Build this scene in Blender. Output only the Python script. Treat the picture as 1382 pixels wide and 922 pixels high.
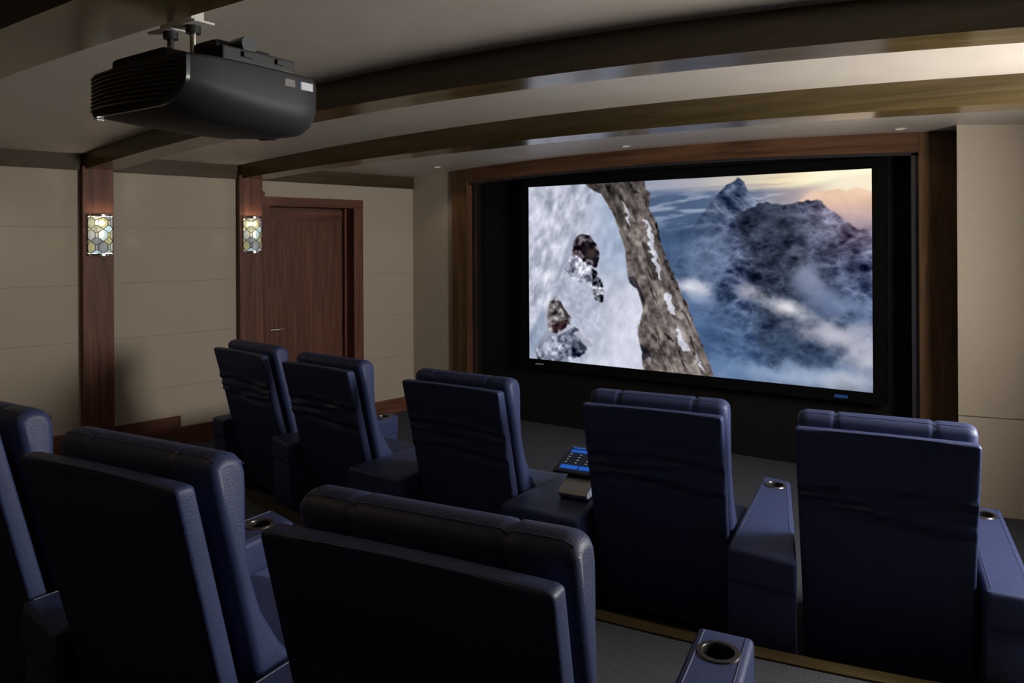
import bpy, bmesh, math, random
import numpy as np
from mathutils import Vector, Matrix
from math import sin, cos, pi, radians

for o in list(bpy.data.objects): bpy.data.objects.remove(o)
scn = bpy.context.scene
COL = scn.collection
EYE = 1.72

# ------------------------------------------------------------------ camera
cam_d = bpy.data.cameras.new('camera')
cam_d.sensor_width = 36.0
cam_d.lens = 1000.0/1382.0*36.0
cam_d.shift_y = -135.0/1382.0
cam_d.clip_start = 0.02
cam = bpy.data.objects.new('camera', cam_d); COL.objects.link(cam)
cam.matrix_world = (Matrix.Translation((0, 0, EYE)) @ Matrix.Rotation(radians(34.537), 4, 'Z')
                    @ Matrix.Rotation(radians(90), 4, 'X') @ Matrix.Rotation(-0.0055, 4, 'Z'))
scn.camera = cam

# ------------------------------------------------------------------ world, view
w = bpy.data.worlds.new('added_daylight_world'); scn.world = w
w.use_nodes = True
w.node_tree.nodes['Background'].inputs[0].default_value = (1.0, 0.97, 0.93, 1)      # added overcast daylight, enters through the made-up side window
w.node_tree.nodes['Background'].inputs[1].default_value = 38.0
scn.view_settings.view_transform = 'Standard'
scn.view_settings.look = 'None'
scn.view_settings.gamma = 1.0
scn.view_settings.use_curve_mapping = False
scn.view_settings.exposure = 0.0

# light portal at the added window in the unseen right-hand wall (helps the sampling of the daylight only)
pd = bpy.data.lights.new('added_window_daylight', 'AREA'); pd.shape = 'RECTANGLE'; pd.size = 1.05; pd.size_y = 1.15; pd.cycles.is_portal = True
po = bpy.data.objects.new('added_window_daylight', pd); COL.objects.link(po)
_a = radians(10.89)
_p = Vector((1.584, 0, 1.725)) + Vector((-sin(_a), cos(_a), 0))*3.575 + Vector((cos(_a), sin(_a), 0))*.19
po.matrix_world = Matrix.Translation(_p) @ Matrix.Rotation(_a, 4, 'Z') @ Matrix.Rotation(radians(90), 4, 'Y')

# downlight positions (x, y, watts, cone degrees, shown in the photo)
DOWNLIGHTS = [
    (-4.55, 5.376, 3.0, 120, True), (-2.64, 5.47, 3.0, 110, True), (-0.66, 5.50, 1.0, 120, True),
    (-2.20, 0.25, 7.0, 160, False), (-0.25, 1.50, 4.0, 150, False), (-5.35, 1.55, 11.0, 150, False),  # unseen downlights added to brighten seat backs, headrest tops and the left wall
]

# ------------------------------------------------------------------ materials
def _mat(name):
    m = bpy.data.materials.new(name); m.use_nodes = True
    nt = m.node_tree; b = nt.nodes['Principled BSDF']
    return m, nt, b

def plain(name, col, rough=0.5, metal=0.0, spec=0.5, emit=None, estr=1.0):
    m, nt, b = _mat(name)
    b.inputs['Base Color'].default_value = (*col, 1)
    b.inputs['Roughness'].default_value = rough
    b.inputs['Metallic'].default_value = metal
    b.inputs['Specular IOR Level'].default_value = spec
    if emit:
        b.inputs['Emission Color'].default_value = (*emit, 1)
        b.inputs['Emission Strength'].default_value = estr
    return m

def noisy(name, c1, c2, scale, rough=0.8, bump=0.1, dist=0.002, spec=0.3, detail=4, stretch=(1, 1, 1), coat=0.0, rough2=None):
    m, nt, b = _mat(name)
    tc = nt.nodes.new('ShaderNodeTexCoord'); mp = nt.nodes.new('ShaderNodeMapping')
    mp.inputs['Scale'].default_value = stretch
    nt.links.new(tc.outputs['Object'], mp.inputs['Vector'])
    n = nt.nodes.new('ShaderNodeTexNoise'); n.inputs['Scale'].default_value = scale; n.inputs['Detail'].default_value = detail
    nt.links.new(mp.outputs[0], n.inputs['Vector'])
    r = nt.nodes.new('ShaderNodeValToRGB')
    r.color_ramp.elements[0].position = 0.3; r.color_ramp.elements[0].color = (*c1, 1)
    r.color_ramp.elements[1].position = 0.7; r.color_ramp.elements[1].color = (*c2, 1)
    nt.links.new(n.outputs['Fac'], r.inputs[0]); nt.links.new(r.outputs[0], b.inputs['Base Color'])
    b.inputs['Roughness'].default_value = rough
    b.inputs['Specular IOR Level'].default_value = spec
    b.inputs['Coat Weight'].default_value = coat
    if bump:
        bp = nt.nodes.new('ShaderNodeBump'); bp.inputs['Strength'].default_value = bump; bp.inputs['Distance'].default_value = dist
        nt.links.new(n.outputs['Fac'], bp.inputs['Height']); nt.links.new(bp.outputs[0], b.inputs['Normal'])
    return m

def wood(name, axis, dark, light, rough=0.5, freq=1.0, spec=0.22):
    """long grain along the given object axis"""
    m, nt, b = _mat(name)
    tc = nt.nodes.new('ShaderNodeTexCoord'); mp = nt.nodes.new('ShaderNodeMapping')
    sc = [9*freq, 9*freq, 9*freq]; sc['xyz'.index(axis)] = 0.55*freq
    mp.inputs['Scale'].default_value = sc
    nt.links.new(tc.outputs['Object'], mp.inputs['Vector'])
    n1 = nt.nodes.new('ShaderNodeTexNoise'); n1.inputs['Scale'].default_value = 1.3; n1.inputs['Detail'].default_value = 5
    n1.inputs['Distortion'].default_value = 1.4
    nt.links.new(mp.outputs[0], n1.inputs['Vector'])
    n2 = nt.nodes.new('ShaderNodeTexNoise'); n2.inputs['Scale'].default_value = 11; n2.inputs['Detail'].default_value = 3
    nt.links.new(mp.outputs[0], n2.inputs['Vector'])
    mx = nt.nodes.new('ShaderNodeMath'); mx.operation = 'MULTIPLY_ADD'; mx.inputs[1].default_value = 0.35
    nt.links.new(n2.outputs['Fac'], mx.inputs[0]); nt.links.new(n1.outputs['Fac'], mx.inputs[2])
    r = nt.nodes.new('ShaderNodeValToRGB')
    e = r.color_ramp.elements
    e[0].position = 0.45; e[0].color = (*dark, 1); e[1].position = 0.9; e[1].color = (*light, 1)
    nt.links.new(mx.outputs[0], r.inputs[0]); nt.links.new(r.outputs[0], b.inputs['Base Color'])
    b.inputs['Roughness'].default_value = rough
    b.inputs['Specular IOR Level'].default_value = spec
    bp = nt.nodes.new('ShaderNodeBump'); bp.inputs['Strength'].default_value = 0.12; bp.inputs['Distance'].default_value = 0.001
    nt.links.new(n2.outputs['Fac'], bp.inputs['Height']); nt.links.new(bp.outputs[0], b.inputs['Normal'])
    return m

def leather(name, col, rough=0.42):
    m, nt, b = _mat(name)
    tc = nt.nodes.new('ShaderNodeTexCoord')
    v = nt.nodes.new('ShaderNodeTexVoronoi'); v.inputs['Scale'].default_value = 260
    n = nt.nodes.new('ShaderNodeTexNoise'); n.inputs['Scale'].default_value = 9; n.inputs['Detail'].default_value = 5
    nt.links.new(tc.outputs['Object'], v.inputs['Vector']); nt.links.new(tc.outputs['Object'], n.inputs['Vector'])
    mx = nt.nodes.new('ShaderNodeMix'); mx.data_type = 'RGBA'
    mx.inputs['A'].default_value = (*[c*0.85 for c in col], 1); mx.inputs['B'].default_value = (*[c*1.15 for c in col], 1)
    nt.links.new(n.outputs['Fac'], mx.inputs['Factor']); nt.links.new(mx.outputs['Result'], b.inputs['Base Color'])
    b.inputs['Roughness'].default_value = rough; b.inputs['Specular IOR Level'].default_value = 0.4
    ad = nt.nodes.new('ShaderNodeMath'); ad.operation = 'MULTIPLY_ADD'; ad.inputs[1].default_value = 6.0
    nt.links.new(n.outputs['Fac'], ad.inputs[0]); nt.links.new(v.outputs['Distance'], ad.inputs[2])
    bp = nt.nodes.new('ShaderNodeBump'); bp.inputs['Strength'].default_value = 0.25; bp.inputs['Distance'].default_value = 0.0015
    nt.links.new(ad.outputs[0], bp.inputs['Height']); nt.links.new(bp.outputs[0], b.inputs['Normal'])
    return m

M = {}
WD, WL = (0.062, 0.024, 0.014), (0.190, 0.074, 0.044)
M['wood_z'] = wood('walnut_upright', 'z', WD, WL)
M['wood_y'] = wood('walnut_lengthwise', 'y', WD, WL)
M['wood_x'] = wood('walnut_crosswise', 'x', WD, WL)
M['wood_beam'] = wood('shaded_walnut_beam', 'x', (0.052, 0.038, 0.013), (0.130, 0.090, 0.036), 0.20, 0.8, 0.5)  # olive tone puts the shade on unlit walnut into the beam colour
M['wood_casing'] = wood('brown_walnut_upright', 'z', (0.052, 0.029, 0.012), (0.150, 0.080, 0.036))
M['wood_header'] = wood('brown_walnut_crosswise', 'x', (0.060, 0.028, 0.014), (0.170, 0.078, 0.040))
M['wood_olive'] = wood('olive_walnut', 'x', (0.034, 0.024, 0.008), (0.068, 0.047, 0.017), 0.5, 0.9)
M['wood_crown'] = wood('shaded_walnut_lengthwise', 'y', (0.030, 0.021, 0.008), (0.075, 0.046, 0.019), 0.5, 0.9)  # same walnut, its shaded olive look put into the crown colour
M['wood_door'] = wood('walnut_door', 'z', (0.085, 0.034, 0.020), (0.170, 0.068, 0.041), 0.5, 1.6)
M['wall'] = noisy('beige_fabric_panel', (0.41, 0.345, 0.268), (0.44, 0.37, 0.288), 180, 0.85, 0.25, 0.001)
M['wall_plain'] = noisy('beige_plaster', (0.41, 0.345, 0.268), (0.44, 0.37, 0.288), 60, 0.9, 0.1, 0.001)
M['back_wall_dark'] = noisy('darkened_rear_wall', (0.14, 0.11, 0.085), (0.18, 0.145, 0.11), 60, 0.9, 0.1, 0.001)  # unseen rear wall, tone kept dark to limit bounce on the seat backs
M['joint'] = plain('panel_joint', (0.16, 0.13, 0.10), 0.9)
M['ceiling'] = noisy('taupe_ceiling', (0.55, 0.49, 0.42), (0.60, 0.535, 0.46), 5, 0.40, 0.03, 0.001, 0.5)
M['carpet'] = noisy('charcoal_carpet', (0.038, 0.040, 0.048), (0.105, 0.108, 0.122), 220, 0.95, 0.8, 0.006, 0.1)
M['black'] = noisy('black_velvet_fabric', (0.010, 0.0095, 0.009), (0.016, 0.015, 0.014), 150, 0.9, 0.2, 0.001, 0.08)
M['black_trim'] = plain('black_painted_trim', (0.035, 0.033, 0.036), 0.35)
M['frame'] = plain('screen_frame_velvet', (0.005, 0.005, 0.005), 0.9, 0, 0.05)
M['leather'] = leather('navy_leather', (0.030, 0.042, 0.112), 0.50)
M['leather_back'] = M['leather']
M['stitch'] = plain('stitched_piping', (0.045, 0.058, 0.12), 0.4)
M['plastic'] = noisy('black_plastic', (0.010, 0.010, 0.011), (0.014, 0.014, 0.015), 40, 0.32, 0.02, 0.0005, 0.5)
M['plastic_mat'] = plain('matt_black_plastic', (0.012, 0.012, 0.012), 0.6)
M['projector'] = noisy('projector_charcoal', (0.022, 0.022, 0.024), (0.026, 0.026, 0.028), 300, 0.55, 0.03, 0.0004)
M['louvre'] = plain('warm_black_louvre', (0.13, 0.105, 0.085), 0.4)
M['white_metal'] = plain('white_painted_metal', (0.62, 0.60, 0.55), 0.5)
M['chrome'] = plain('polished_nickel', (0.62, 0.60, 0.57), 0.22, 1.0)
M['alu'] = plain('brushed_aluminium', (0.55, 0.55, 0.56), 0.32, 1.0)
M['bronze'] = plain('dark_lead_came', (0.10, 0.085, 0.06), 0.45, 0.8)
M['ring'] = plain('satin_cup_ring', (0.10, 0.095, 0.09), 0.3, 0.9)
M['cup'] = plain('black_cup_well', (0.004, 0.004, 0.004), 0.5)
M['label'] = plain('paper_label', (0.55, 0.57, 0.60), 0.6)
M['blue'] = plain('blue_print', (0.02, 0.10, 0.35), 0.5)
M['lens'] = plain('lens_glass', (0.02, 0.02, 0.03), 0.05, 0, 0.8)
M['lamp'] = plain('downlight_lens', (0.8, 0.78, 0.72), 0.4, emit=(1.0, 0.9, 0.75), estr=0.35)
M['baffle'] = plain('downlight_trim', (0.45, 0.40, 0.34), 0.5)

# ------------------------------------------------------------------ mesh helpers
def link(name, me, mat, parent=None, smooth=None, **tags):
    o = bpy.data.objects.new(name, me); COL.objects.link(o)
    if mat is not None and len(me.materials) == 0: me.materials.append(M[mat] if isinstance(mat, str) else mat)
    if parent: o.parent = parent
    if smooth is not None:
        for p in me.polygons: p.use_smooth = True
        if smooth < 179:
            me.set_sharp_from_angle(angle=radians(smooth))
    for k, v in tags.items(): o[k] = v
    return o

def to_obj(name, bm, mat, parent=None, smooth=None, **tags):
    bmesh.ops.recalc_face_normals(bm, faces=bm.faces[:])
    me = bpy.data.meshes.new(name); bm.to_mesh(me); bm.free()
    return link(name, me, mat, parent, smooth, **tags)

def pydata(name, vs, fs, mat, parent=None, smooth=None, **tags):
    me = bpy.data.meshes.new(name); me.from_pydata([tuple(v) for v in vs], [], fs); me.update()
    bm = bmesh.new(); bm.from_mesh(me); bmesh.ops.recalc_face_normals(bm, faces=bm.faces[:]); bm.to_mesh(me); bm.free()
    return link(name, me, mat, parent, smooth, **tags)

def empty(name, loc, rz=0.0, label=None, category=None, group=None, kind=None):
    o = bpy.data.objects.new(name, None); COL.objects.link(o)
    o.empty_display_size = 0.1
    o.location = loc; o.rotation_euler = (0, 0, rz)
    for k, v in (('label', label), ('category', category), ('group', group), ('kind', kind)):
        if v: o[k] = v
    return o

def box(bm, x0, x1, y0, y1, z0, z1, bev=0.0, seg=2):
    r = bmesh.ops.create_cube(bm, size=1.0)
    vs = r['verts']
    for v in vs:
        v.co = Vector((x0+(v.co.x+.5)*(x1-x0), y0+(v.co.y+.5)*(y1-y0), z0+(v.co.z+.5)*(z1-z0)))
    if bev > 0:
        es = list({e for v in vs for e in v.link_edges})
        bmesh.ops.bevel(bm, geom=es, offset=bev, segments=seg, profile=0.6, affect='EDGES')

def prism(bm, poly, z0, z1, bev=0.0, seg=2):
    """poly: plan outline (x, y); extruded z0..z1"""
    n = len(poly)
    a = [bm.verts.new((p[0], p[1], z0)) for p in poly]; b = [bm.verts.new((p[0], p[1], z1)) for p in poly]
    fs = [bm.faces.new(a[::-1]), bm.faces.new(b)]
    for i in range(n): fs.append(bm.faces.new((a[i], a[(i+1) % n], b[(i+1) % n], b[i])))
    if bev > 0:
        es = list({e for f in fs for e in f.edges})
        bmesh.ops.bevel(bm, geom=es, offset=bev, segments=seg, profile=0.6, affect='EDGES')

def tube(bm, pts, r, n=8, closed=False):
    pts = [Vector(p) for p in pts]; rings = []
    N = len(pts)
    for i, p in enumerate(pts):
        if closed: t = pts[(i+1) % N]-pts[i-1]
        else: t = pts[min(i+1, N-1)]-pts[max(i-1, 0)]
        t.normalize()
        up = Vector((0, 0, 1)) if abs(t.z) < 0.9 else Vector((1, 0, 0))
        a = t.cross(up).normalized(); b = t.cross(a)
        rr = r[i] if isinstance(r, (list, tuple)) else r
        rings.append([bm.verts.new(p+(a*cos(2*pi*k/n)+b*sin(2*pi*k/n))*rr) for k in range(n)])
    for i in range(N if closed else N-1):
        A, B = rings[i], rings[(i+1) % N]
        for k in range(n): bm.faces.new((A[k], A[(k+1) % n], B[(k+1) % n], B[k]))
    if not closed:
        bm.faces.new(rings[0][::-1]); bm.faces.new(rings[-1])

def lathe(bm, prof, n=32, c=(0, 0, 0), cap0=False, cap1=False):
    rings = []
    for (r, z) in prof:
        rings.append([bm.verts.new((c[0]+r*cos(2*pi*k/n), c[1]+r*sin(2*pi*k/n), c[2]+z)) for k in range(n)])
    for i in range(len(prof)-1):
        A, B = rings[i], rings[i+1]
        for k in range(n): bm.faces.new((A[k], A[(k+1) % n], B[(k+1) % n], B[k]))
    if cap0: bm.faces.new(rings[0][::-1])
    if cap1: bm.faces.new(rings[-1])

def loft(bm, rings, cap=True):
    V = [[bm.verts.new(p) for p in r] for r in rings]
    n = len(V[0])
    for i in range(len(V)-1):
        for k in range(n): bm.faces.new((V[i][k], V[i][(k+1) % n], V[i+1][(k+1) % n], V[i+1][k]))
    if cap: bm.faces.new(V[0][::-1]); bm.faces.new(V[-1])

def cut(o, cutter_bm):
    """boolean-cut a shape out of a mesh object"""
    c = to_obj('cutter', cutter_bm, None)
    md = o.modifiers.new('cut', 'BOOLEAN'); md.operation = 'DIFFERENCE'; md.object = c; md.solver = 'EXACT'
    c.matrix_world = o.matrix_world
    bpy.context.view_layer.update()
    c.matrix_world = o.matrix_world
    bpy.context.view_layer.update()
    dg = bpy.context.evaluated_depsgraph_get()
    me = bpy.data.meshes.new_from_object(o.evaluated_get(dg))
    o.modifiers.remove(md); old = o.data; o.data = me
    bpy.data.objects.remove(c); bpy.data.meshes.remove(old)

def dup(root, loc, rz, label, scale=None):
    r = root.copy(); COL.objects.link(r); r.location = loc; r.rotation_euler = (0, 0, rz); r['label'] = label
    for ch in list(root.children):
        c = ch.copy(); COL.objects.link(c); c.parent = r
        for g in list(ch.children):
            d = g.copy(); COL.objects.link(d); d.parent = c
    return r

# ------------------------------------------------------------------ room geometry
A_L = radians(10.89)                       # the side walls splay outwards towards the rear
XC = -2.35                                 # centre line of the room
YF, YB = 5.726, -1.6                       # front and rear walls
NL = Vector((cos(A_L), -sin(A_L), 0)); TL = Vector((sin(A_L), cos(A_L), 0))
PL = Vector((-5.478, 4.191, 0)) - TL*(4.191/cos(A_L))      # left wall at Y = 0
def xleft(Y): return PL.x+math.tan(A_L)*Y
def hw(Y): return XC-xleft(Y)
def lerp(t, tab):
    if t <= tab[0][0]: return tab[0][1]
    for (a, va), (b, vb) in zip(tab, tab[1:]):
        if t <= b: return va+(vb-va)*(t-a)/(b-a)
    return tab[-1][1]
def zceil(X, Y):
    ap = lerp(Y, [(2.73, 2.60), (3.9, 2.497), (5.73, 2.487)])
    return 2.384+(ap-2.384)*(1-((X-XC)/hw(Y))**2)
def zbeam(X, Y, drop=0.0):
    ap = lerp(Y, [(2.73, 2.446), (3.9, 2.360)])
    return 2.268+(ap-2.268)*(1-((X-XC)/hw(Y))**2)-drop

# floor
pydata('floor', [(-7.2, YB-.1, 0), (2.6, YB-.1, 0), (2.6, 6.5, 0), (-7.2, 6.5, 0), (-7.2, YB-.1, -.1), (2.6, YB-.1, -.1), (2.6, 6.5, -.1), (-7.2, 6.5, -.1)],
       [(0, 1, 2, 3), (4, 5, 6, 7), (0, 1, 5, 4), (1, 2, 6, 5), (2, 3, 7, 6), (3, 0, 4, 7)], 'carpet', kind='structure')
def yedge(X): return 2.705+0.058*(X+2.31)**2
def arc_poly(x0, x1, off0, off1, n=30):
    xs = [x0+(x1-x0)*i/n for i in range(n+1)]
    return [(x, yedge(x)+off0) for x in xs]+[(x, yedge(x)+off1) for x in reversed(xs)]
bm = bmesh.new()
xs = [-5.63+(0.93+5.63)*i/40 for i in range(41)]
prism(bm, [(xleft(YB), YB), (XC+hw(YB), YB)]+[(x, yedge(x)-.05) for x in reversed(xs)], 0.0, 0.168)
to_obj('floor_riser', bm, 'carpet', kind='structure')
bm = bmesh.new(); prism(bm, arc_poly(-5.63, 0.93, -.06, .012, 60), 0.001, 0.176)
to_obj('trim_1', bm, 'wood_olive', kind='structure')          # wooden nosing on the riser edge
bm = bmesh.new(); prism(bm, [(xleft(yedge(-5.6)), yedge(-5.6)-.1), (-4.86, yedge(-4.86)), (-4.86, yedge(-4.86)+.62), (xleft(yedge(-5.5)+.62), yedge(-5.5)+.62)], 0.0, 0.082)
to_obj('floor_step', bm, 'carpet', kind='structure')

# ceiling
nx, ny = 60, 40
vs, fs = [], []
for j in range(ny+1):
    Y = YB-.1+(6.1-YB+.1)*j/ny
    for i in range(nx+1):
        X = XC+(hw(Y)+.15)*(2*i/nx-1)
        vs.append((X, Y, zceil(X, Y)))
for j in range(ny):
    for i in range(nx):
        a = j*(nx+1)+i; fs.append((a, a+1, a+nx+2, a+nx+1))
N0 = len(vs); vs += [(x, y, z+.15) for x, y, z in vs]
fs += [tuple(k+N0 for k in f[::-1]) for f in fs]
pydata('ceiling', vs, fs, 'ceiling', smooth=180, kind='structure')

# ceiling beams (shallow arches)
def beam(name, y0, y1):
    rings = []
    for i in range(61):
        Xu = -1+2*i/60
        r = []
        for (Y, top) in ((y0, 0), (y1, 0), (y1, 1), (y0, 1)):
            X = XC+(hw((y0+y1)/2)+.02)*Xu
            r.append((X, Y, zceil(X, Y)+.03 if top else zbeam(X, y0)))
        rings.append(r)
    bm = bmesh.new(); loft(bm, rings)
    o = to_obj(name, bm, 'wood_beam', smooth=30, kind='structure')
    return o
beam('ceiling_beam', 1.08, 1.37)
beam('ceiling_beam', 2.729, 2.945)
beam('ceiling_beam', 3.899, 4.113)

# left wall: a core with fabric panels, pilasters, crown and base boards
LW = empty('wall_left', PL, -A_L, kind='structure')          # local x = inwards, y = along the wall
def lbox(name, x0, x1, y0, y1, z0, z1, mat, parent=LW, bev=0.0, **t):
    bm = bmesh.new(); box(bm, x0, x1, y0, y1, z0, z1, bev)
    return to_obj(name, bm, mat, parent, **t)
S1a, S1b = 2.729/cos(A_L)-.012, 2.935/cos(A_L)-.012
S2a, S2b = 3.899/cos(A_L)-.012, 4.103/cos(A_L)-.012
SF = 5.726/cos(A_L)+.05
DO0, DO1 = 4.255, 5.112                                       # door opening along the wall
lbox('core', -.22, -.012, -2.0, DO0-.03, 0, 2.62, 'joint')
lbox('core', -.22, -.012, DO1+.03, SF+.2, 0, 2.62, 'joint')
lbox('core', -.22, -.012, DO0-.03, DO1+.03, 2.06, 2.62, 'joint')
ZS = [0.10, 0.565, 0.990, 1.413, 1.845, 2.30]
for (a, b) in ((-1.9, 0.78), (0.98, S1a), (S1b, S2a)):
    for z0, z1 in zip(ZS, ZS[1:]):
        lbox('panel', -.012, 0.0, a+.002, b-.002, z0+.0006, z1-.0006, 'wall', bev=.0008)
for z0, z1 in zip(ZS, ZS[1:]):
    lbox('panel', -.012, 0.0, 5.20, SF, z0+.0006, z1-.0006, 'wall', bev=.0008)
lbox('panel', -.012, 0.0, S2b, 5.20, 2.10, 2.30, 'wall', bev=.002)
# pilasters
for k, (a, b) in enumerate(((S1a, S1b), (S2a, S2b), (.78, .98))):
    bm = bmesh.new(); box(bm, -.01, .06, a, b, 0.0, 2.30, .003)
    to_obj('pilaster', bm, 'wood_z', LW)
# crown boards between the pilasters
for a, b in ((-1.9, S1a), (S1b, S2a), (S2b, SF-.05)):
    bm = bmesh.new(); box(bm, -.01, .025, a, b, 2.266, 2.42, .002)
    to_obj('crown_board', bm, 'wood_crown', LW)
# base boards, stepping down with the floor
for a, b, z0, z1 in ((-1.9, S1a, .0, .325), (S1b, 3.48, 0, .325), (3.48, S2a, 0, .233), (5.215, SF-.05, 0, .14)):
    bm = bmesh.new(); box(bm, -.01, .018, a, b, z0, z1, .002)
    to_obj('base_board', bm, 'wood_y', LW)

# door with casing
D1 = empty('door_1', LW.matrix_basis @ Vector((0, 0, 0)), -A_L, kind='structure')
D1.location = PL
def dbox(name, x0, x1, y0, y1, z0, z1, mat, bev=.002, parent=D1, **t):
    bm = bmesh.new(); box(bm, x0, x1, y0, y1, z0, z1, bev)
    return to_obj(name, bm, mat, parent, **t)
dbox('casing', -.01, .022, DO1, DO1+.102, 0, 2.125, 'wood_z')
dbox('casing', -.01, .022, S2b+.004, DO0, 0, 2.125, 'wood_z')
dbox('head_casing', -.01, .026, S2b+.004, DO1+.102, 2.046, 2.128, 'wood_y')
dbox('head_block', -.01, .045, S2b+.002, S2b+.03, 2.10, 2.17, 'wood_y')
dbox('jamb', -.22, -.008, DO1, DO1+.028, 0, 2.05, 'wood_z')
dbox('jamb', -.22, -.008, DO0-.028, DO0, 0, 2.05, 'wood_z')
dbox('jamb_head', -.22, -.008, DO0, DO1, 2.046, 2.06, 'wood_y')
dbox('door_stop', -.14, -.11, DO1-.022, DO1, 0, 2.046, 'wood_z')
dbox('door_stop', -.14, -.11, DO0, DO0+.014, 0, 2.046, 'wood_z')
dbox('back_board', -.225, -.22, DO0-.03, DO1+.03, 0, 2.06, 'joint')
leaf = dbox('door_leaf', -.20, -.16, DO0+.004, DO1-.004, .12, 2.04, 'wood_door')
dbox('top_rail', -.165, -.152, DO0+.006, DO1-.006, 1.925, 2.038, 'wood_y', parent=leaf)
dbox('stile', -.165, -.152, DO0+.006, DO0+.09, .12, 1.924, 'wood_z', parent=leaf)
bm = bmesh.new()
tube(bm, [(-.153, DO0+.05, .935), (-.10, DO0+.05, .935), (-.092, DO0+.058, .935), (-.09, DO0+.18, .937)], .0085, 10)
lathe(bm, [(0.0001, 0), (.026, 0), (.026, .006), (.0001, .006)], 20, (0, 0, 0))
for v in bm.verts[-80:]: v.co = Vector((-.153+v.co.z, DO0+.05+v.co.x, .935+v.co.y))
to_obj('handle', bm, 'chrome', leaf, 40, label='slim nickel lever handle')

# front wall around the screen recess
def fbox(name, x0, x1, y0, y1, z0, z1, mat, parent=None, bev=0.0, **t):
    bm = bmesh.new(); box(bm, x0, x1, y0, y1, z0, z1, bev)
    return to_obj(name, bm, mat, parent, **t)
CL0, CL1, CR0, CR1 = -4.640, -4.456, -0.576, -0.346
WF = empty('wall_front', (XC, YF, 0), 0, kind='structure')
def wbox(name, x0, x1, y0, y1, z0, z1, mat, bev=0.0): return fbox(name, x0-XC, x1-XC, y0-YF, y1-YF, z0, z1, mat, WF, bev)
wbox('core', -5.45, CL0+.02, YF+.012, YF+.35, 0, 2.6, 'joint')
wbox('core', CR1-.02, 0.7, YF+.012, YF+.35, 0, 2.6, 'joint')
wbox('core', -4.6, -.4, YF+.03, YF+.35, 2.40, 2.6, 'joint')
for z0, z1 in zip([.14, .565, .99, 1.413, 1.845, 2.45], [.565, .99, 1.413, 1.845, 2.45]):
    wbox('panel', -5.2, CL0, YF, YF+.013, z0+.0006, z1-.0006, 'wall', .0008)
wbox('base_board', -5.2, CL0, YF-.016, YF+.01, 0, .14, 'wood_x', .002)
# casing round the recess
bm = bmesh.new(); box(bm, CL0-XC, CL1-XC, -.03, .05, 0, 2.46, .003); to_obj('casing', bm, 'wood_casing', WF)
bm = bmesh.new(); box(bm, CR0-XC, CR1-XC, -.03, .05, 0, 2.46, .003); to_obj('casing', bm, 'wood_casing', WF)
def zhead(X): return 2.356-.0145*(X-XC)**2
def arch_strip(name, x0, x1, y0, y1, zb, zt, mat, parent, n=40):
    rings = []
    for i in range(n+1):
        X = x0+(x1-x0)*i/n
        rings.append([(X-XC, y0-YF, zb(X)), (X-XC, y1-YF, zb(X)), (X-XC, y1-YF, zt(X)), (X-XC, y0-YF, zt(X))])
    bm = bmesh.new(); loft(bm, rings); return to_obj(name, bm, mat, parent, 30)
arch_strip('head_casing', CL1, CR0, YF-.028, YF+.05, zhead, lambda X: 2.52, 'wood_header', WF)
# black recess lining
RY = 5.925
wbox('recess_back', CL1-.02, CR0+.02, RY, RY+.05, 0, 2.45, 'black')
wbox('recess_side', CL1-.03, CL1, YF+.05, RY, 0, 2.45, 'black')
wbox('recess_side', CR0, CR0+.03, YF+.05, RY, 0, 2.45, 'black')
arch_strip('recess_soffit', CL1, CR0, YF+.05, RY, lambda X: zhead(X)+.001, lambda X: 2.45, 'black_trim', WF)
wbox('recess_seam', CL1-.001, CL1+.006, 5.835, 5.842, 0, 2.30, 'wood_z')
arch_strip('inner_trim', CL1+.002, CR0-.002, YF+.002, YF+.05, lambda X: zhead(X)-.018, lambda X: zhead(X)+.01, 'black_trim', WF)
wbox('inner_trim', CR0-.048, CR0, YF+.002, YF+.05, 0, 2.31, 'black_trim', .002)
wbox('inner_trim', CL1, CL1+.004, YF+.002, YF+.05, 0, 2.30, 'wood_z')
# splayed panel at the right of the casing
bm = bmesh.new()
prism(bm, [(-.335, 5.424), (1.2, 5.785), (1.2, 6.1), (-.335, 5.74)], 0.612, 2.6, .003); to_obj('wall_right_splay', bm, 'wall_plain', kind='structure')
bm = bmesh.new()
prism(bm, [(-.335, 5.424), (1.2, 5.785), (1.2, 6.1), (-.335, 5.74)], 0.0, 0.607, .003); to_obj('wall_right_splay', bm, 'wall_plain', kind='structure')
# hinge on the casing edge
fbox('trim_2', CR1-.001, CR1+.010, YF-.04, YF-.028, 1.0, 1.10, 'bronze', kind='structure')
# right and rear walls (out of the picture, they close the room)
WR = empty('wall_right', (XC+hw(0), 0, 0), A_L, kind='structure')        # local x = outwards, y along the wall
WY0, WY1, WZ0, WZ1 = 3.00, 4.15, 1.20, 2.25
def rbox(name, y0, y1, z0, z1, mat='wall_plain', x0=0.0, x1=.2, parent=WR, bev=0.0):
    bm = bmesh.new(); box(bm, x0, x1, y0, y1, z0, z1, bev); return to_obj(name, bm, mat, parent)
rbox('core', -1.9, WY0, 0, 2.75); rbox('core', WY1, 6.6, 0, 2.75)
rbox('core', WY0, WY1, 0, WZ0); rbox('core', WY0, WY1, WZ1, 2.75)
W1 = empty('added_window_1', (XC+hw(0), 0, 0), A_L, kind='structure')  # added window, out of view, lets daylight onto the seats' right sides
for y in (WY0, WY1-.05): rbox('mullion', y, y+.05, WZ0, WZ1, 'wood_z', .06, .12, W1, .003)
rbox('sill', WY0-.05, WY1+.05, WZ0-.04, WZ0, 'wood_y', -.05, .14, W1, .003); rbox('head', WY0, WY1, WZ1-.05, WZ1, 'wood_y', .06, .12, W1, .003)
fbox('wall_back', -7.6, 3.2, YB-.2, YB, 0, 2.75, 'back_wall_dark', kind='structure')

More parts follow.
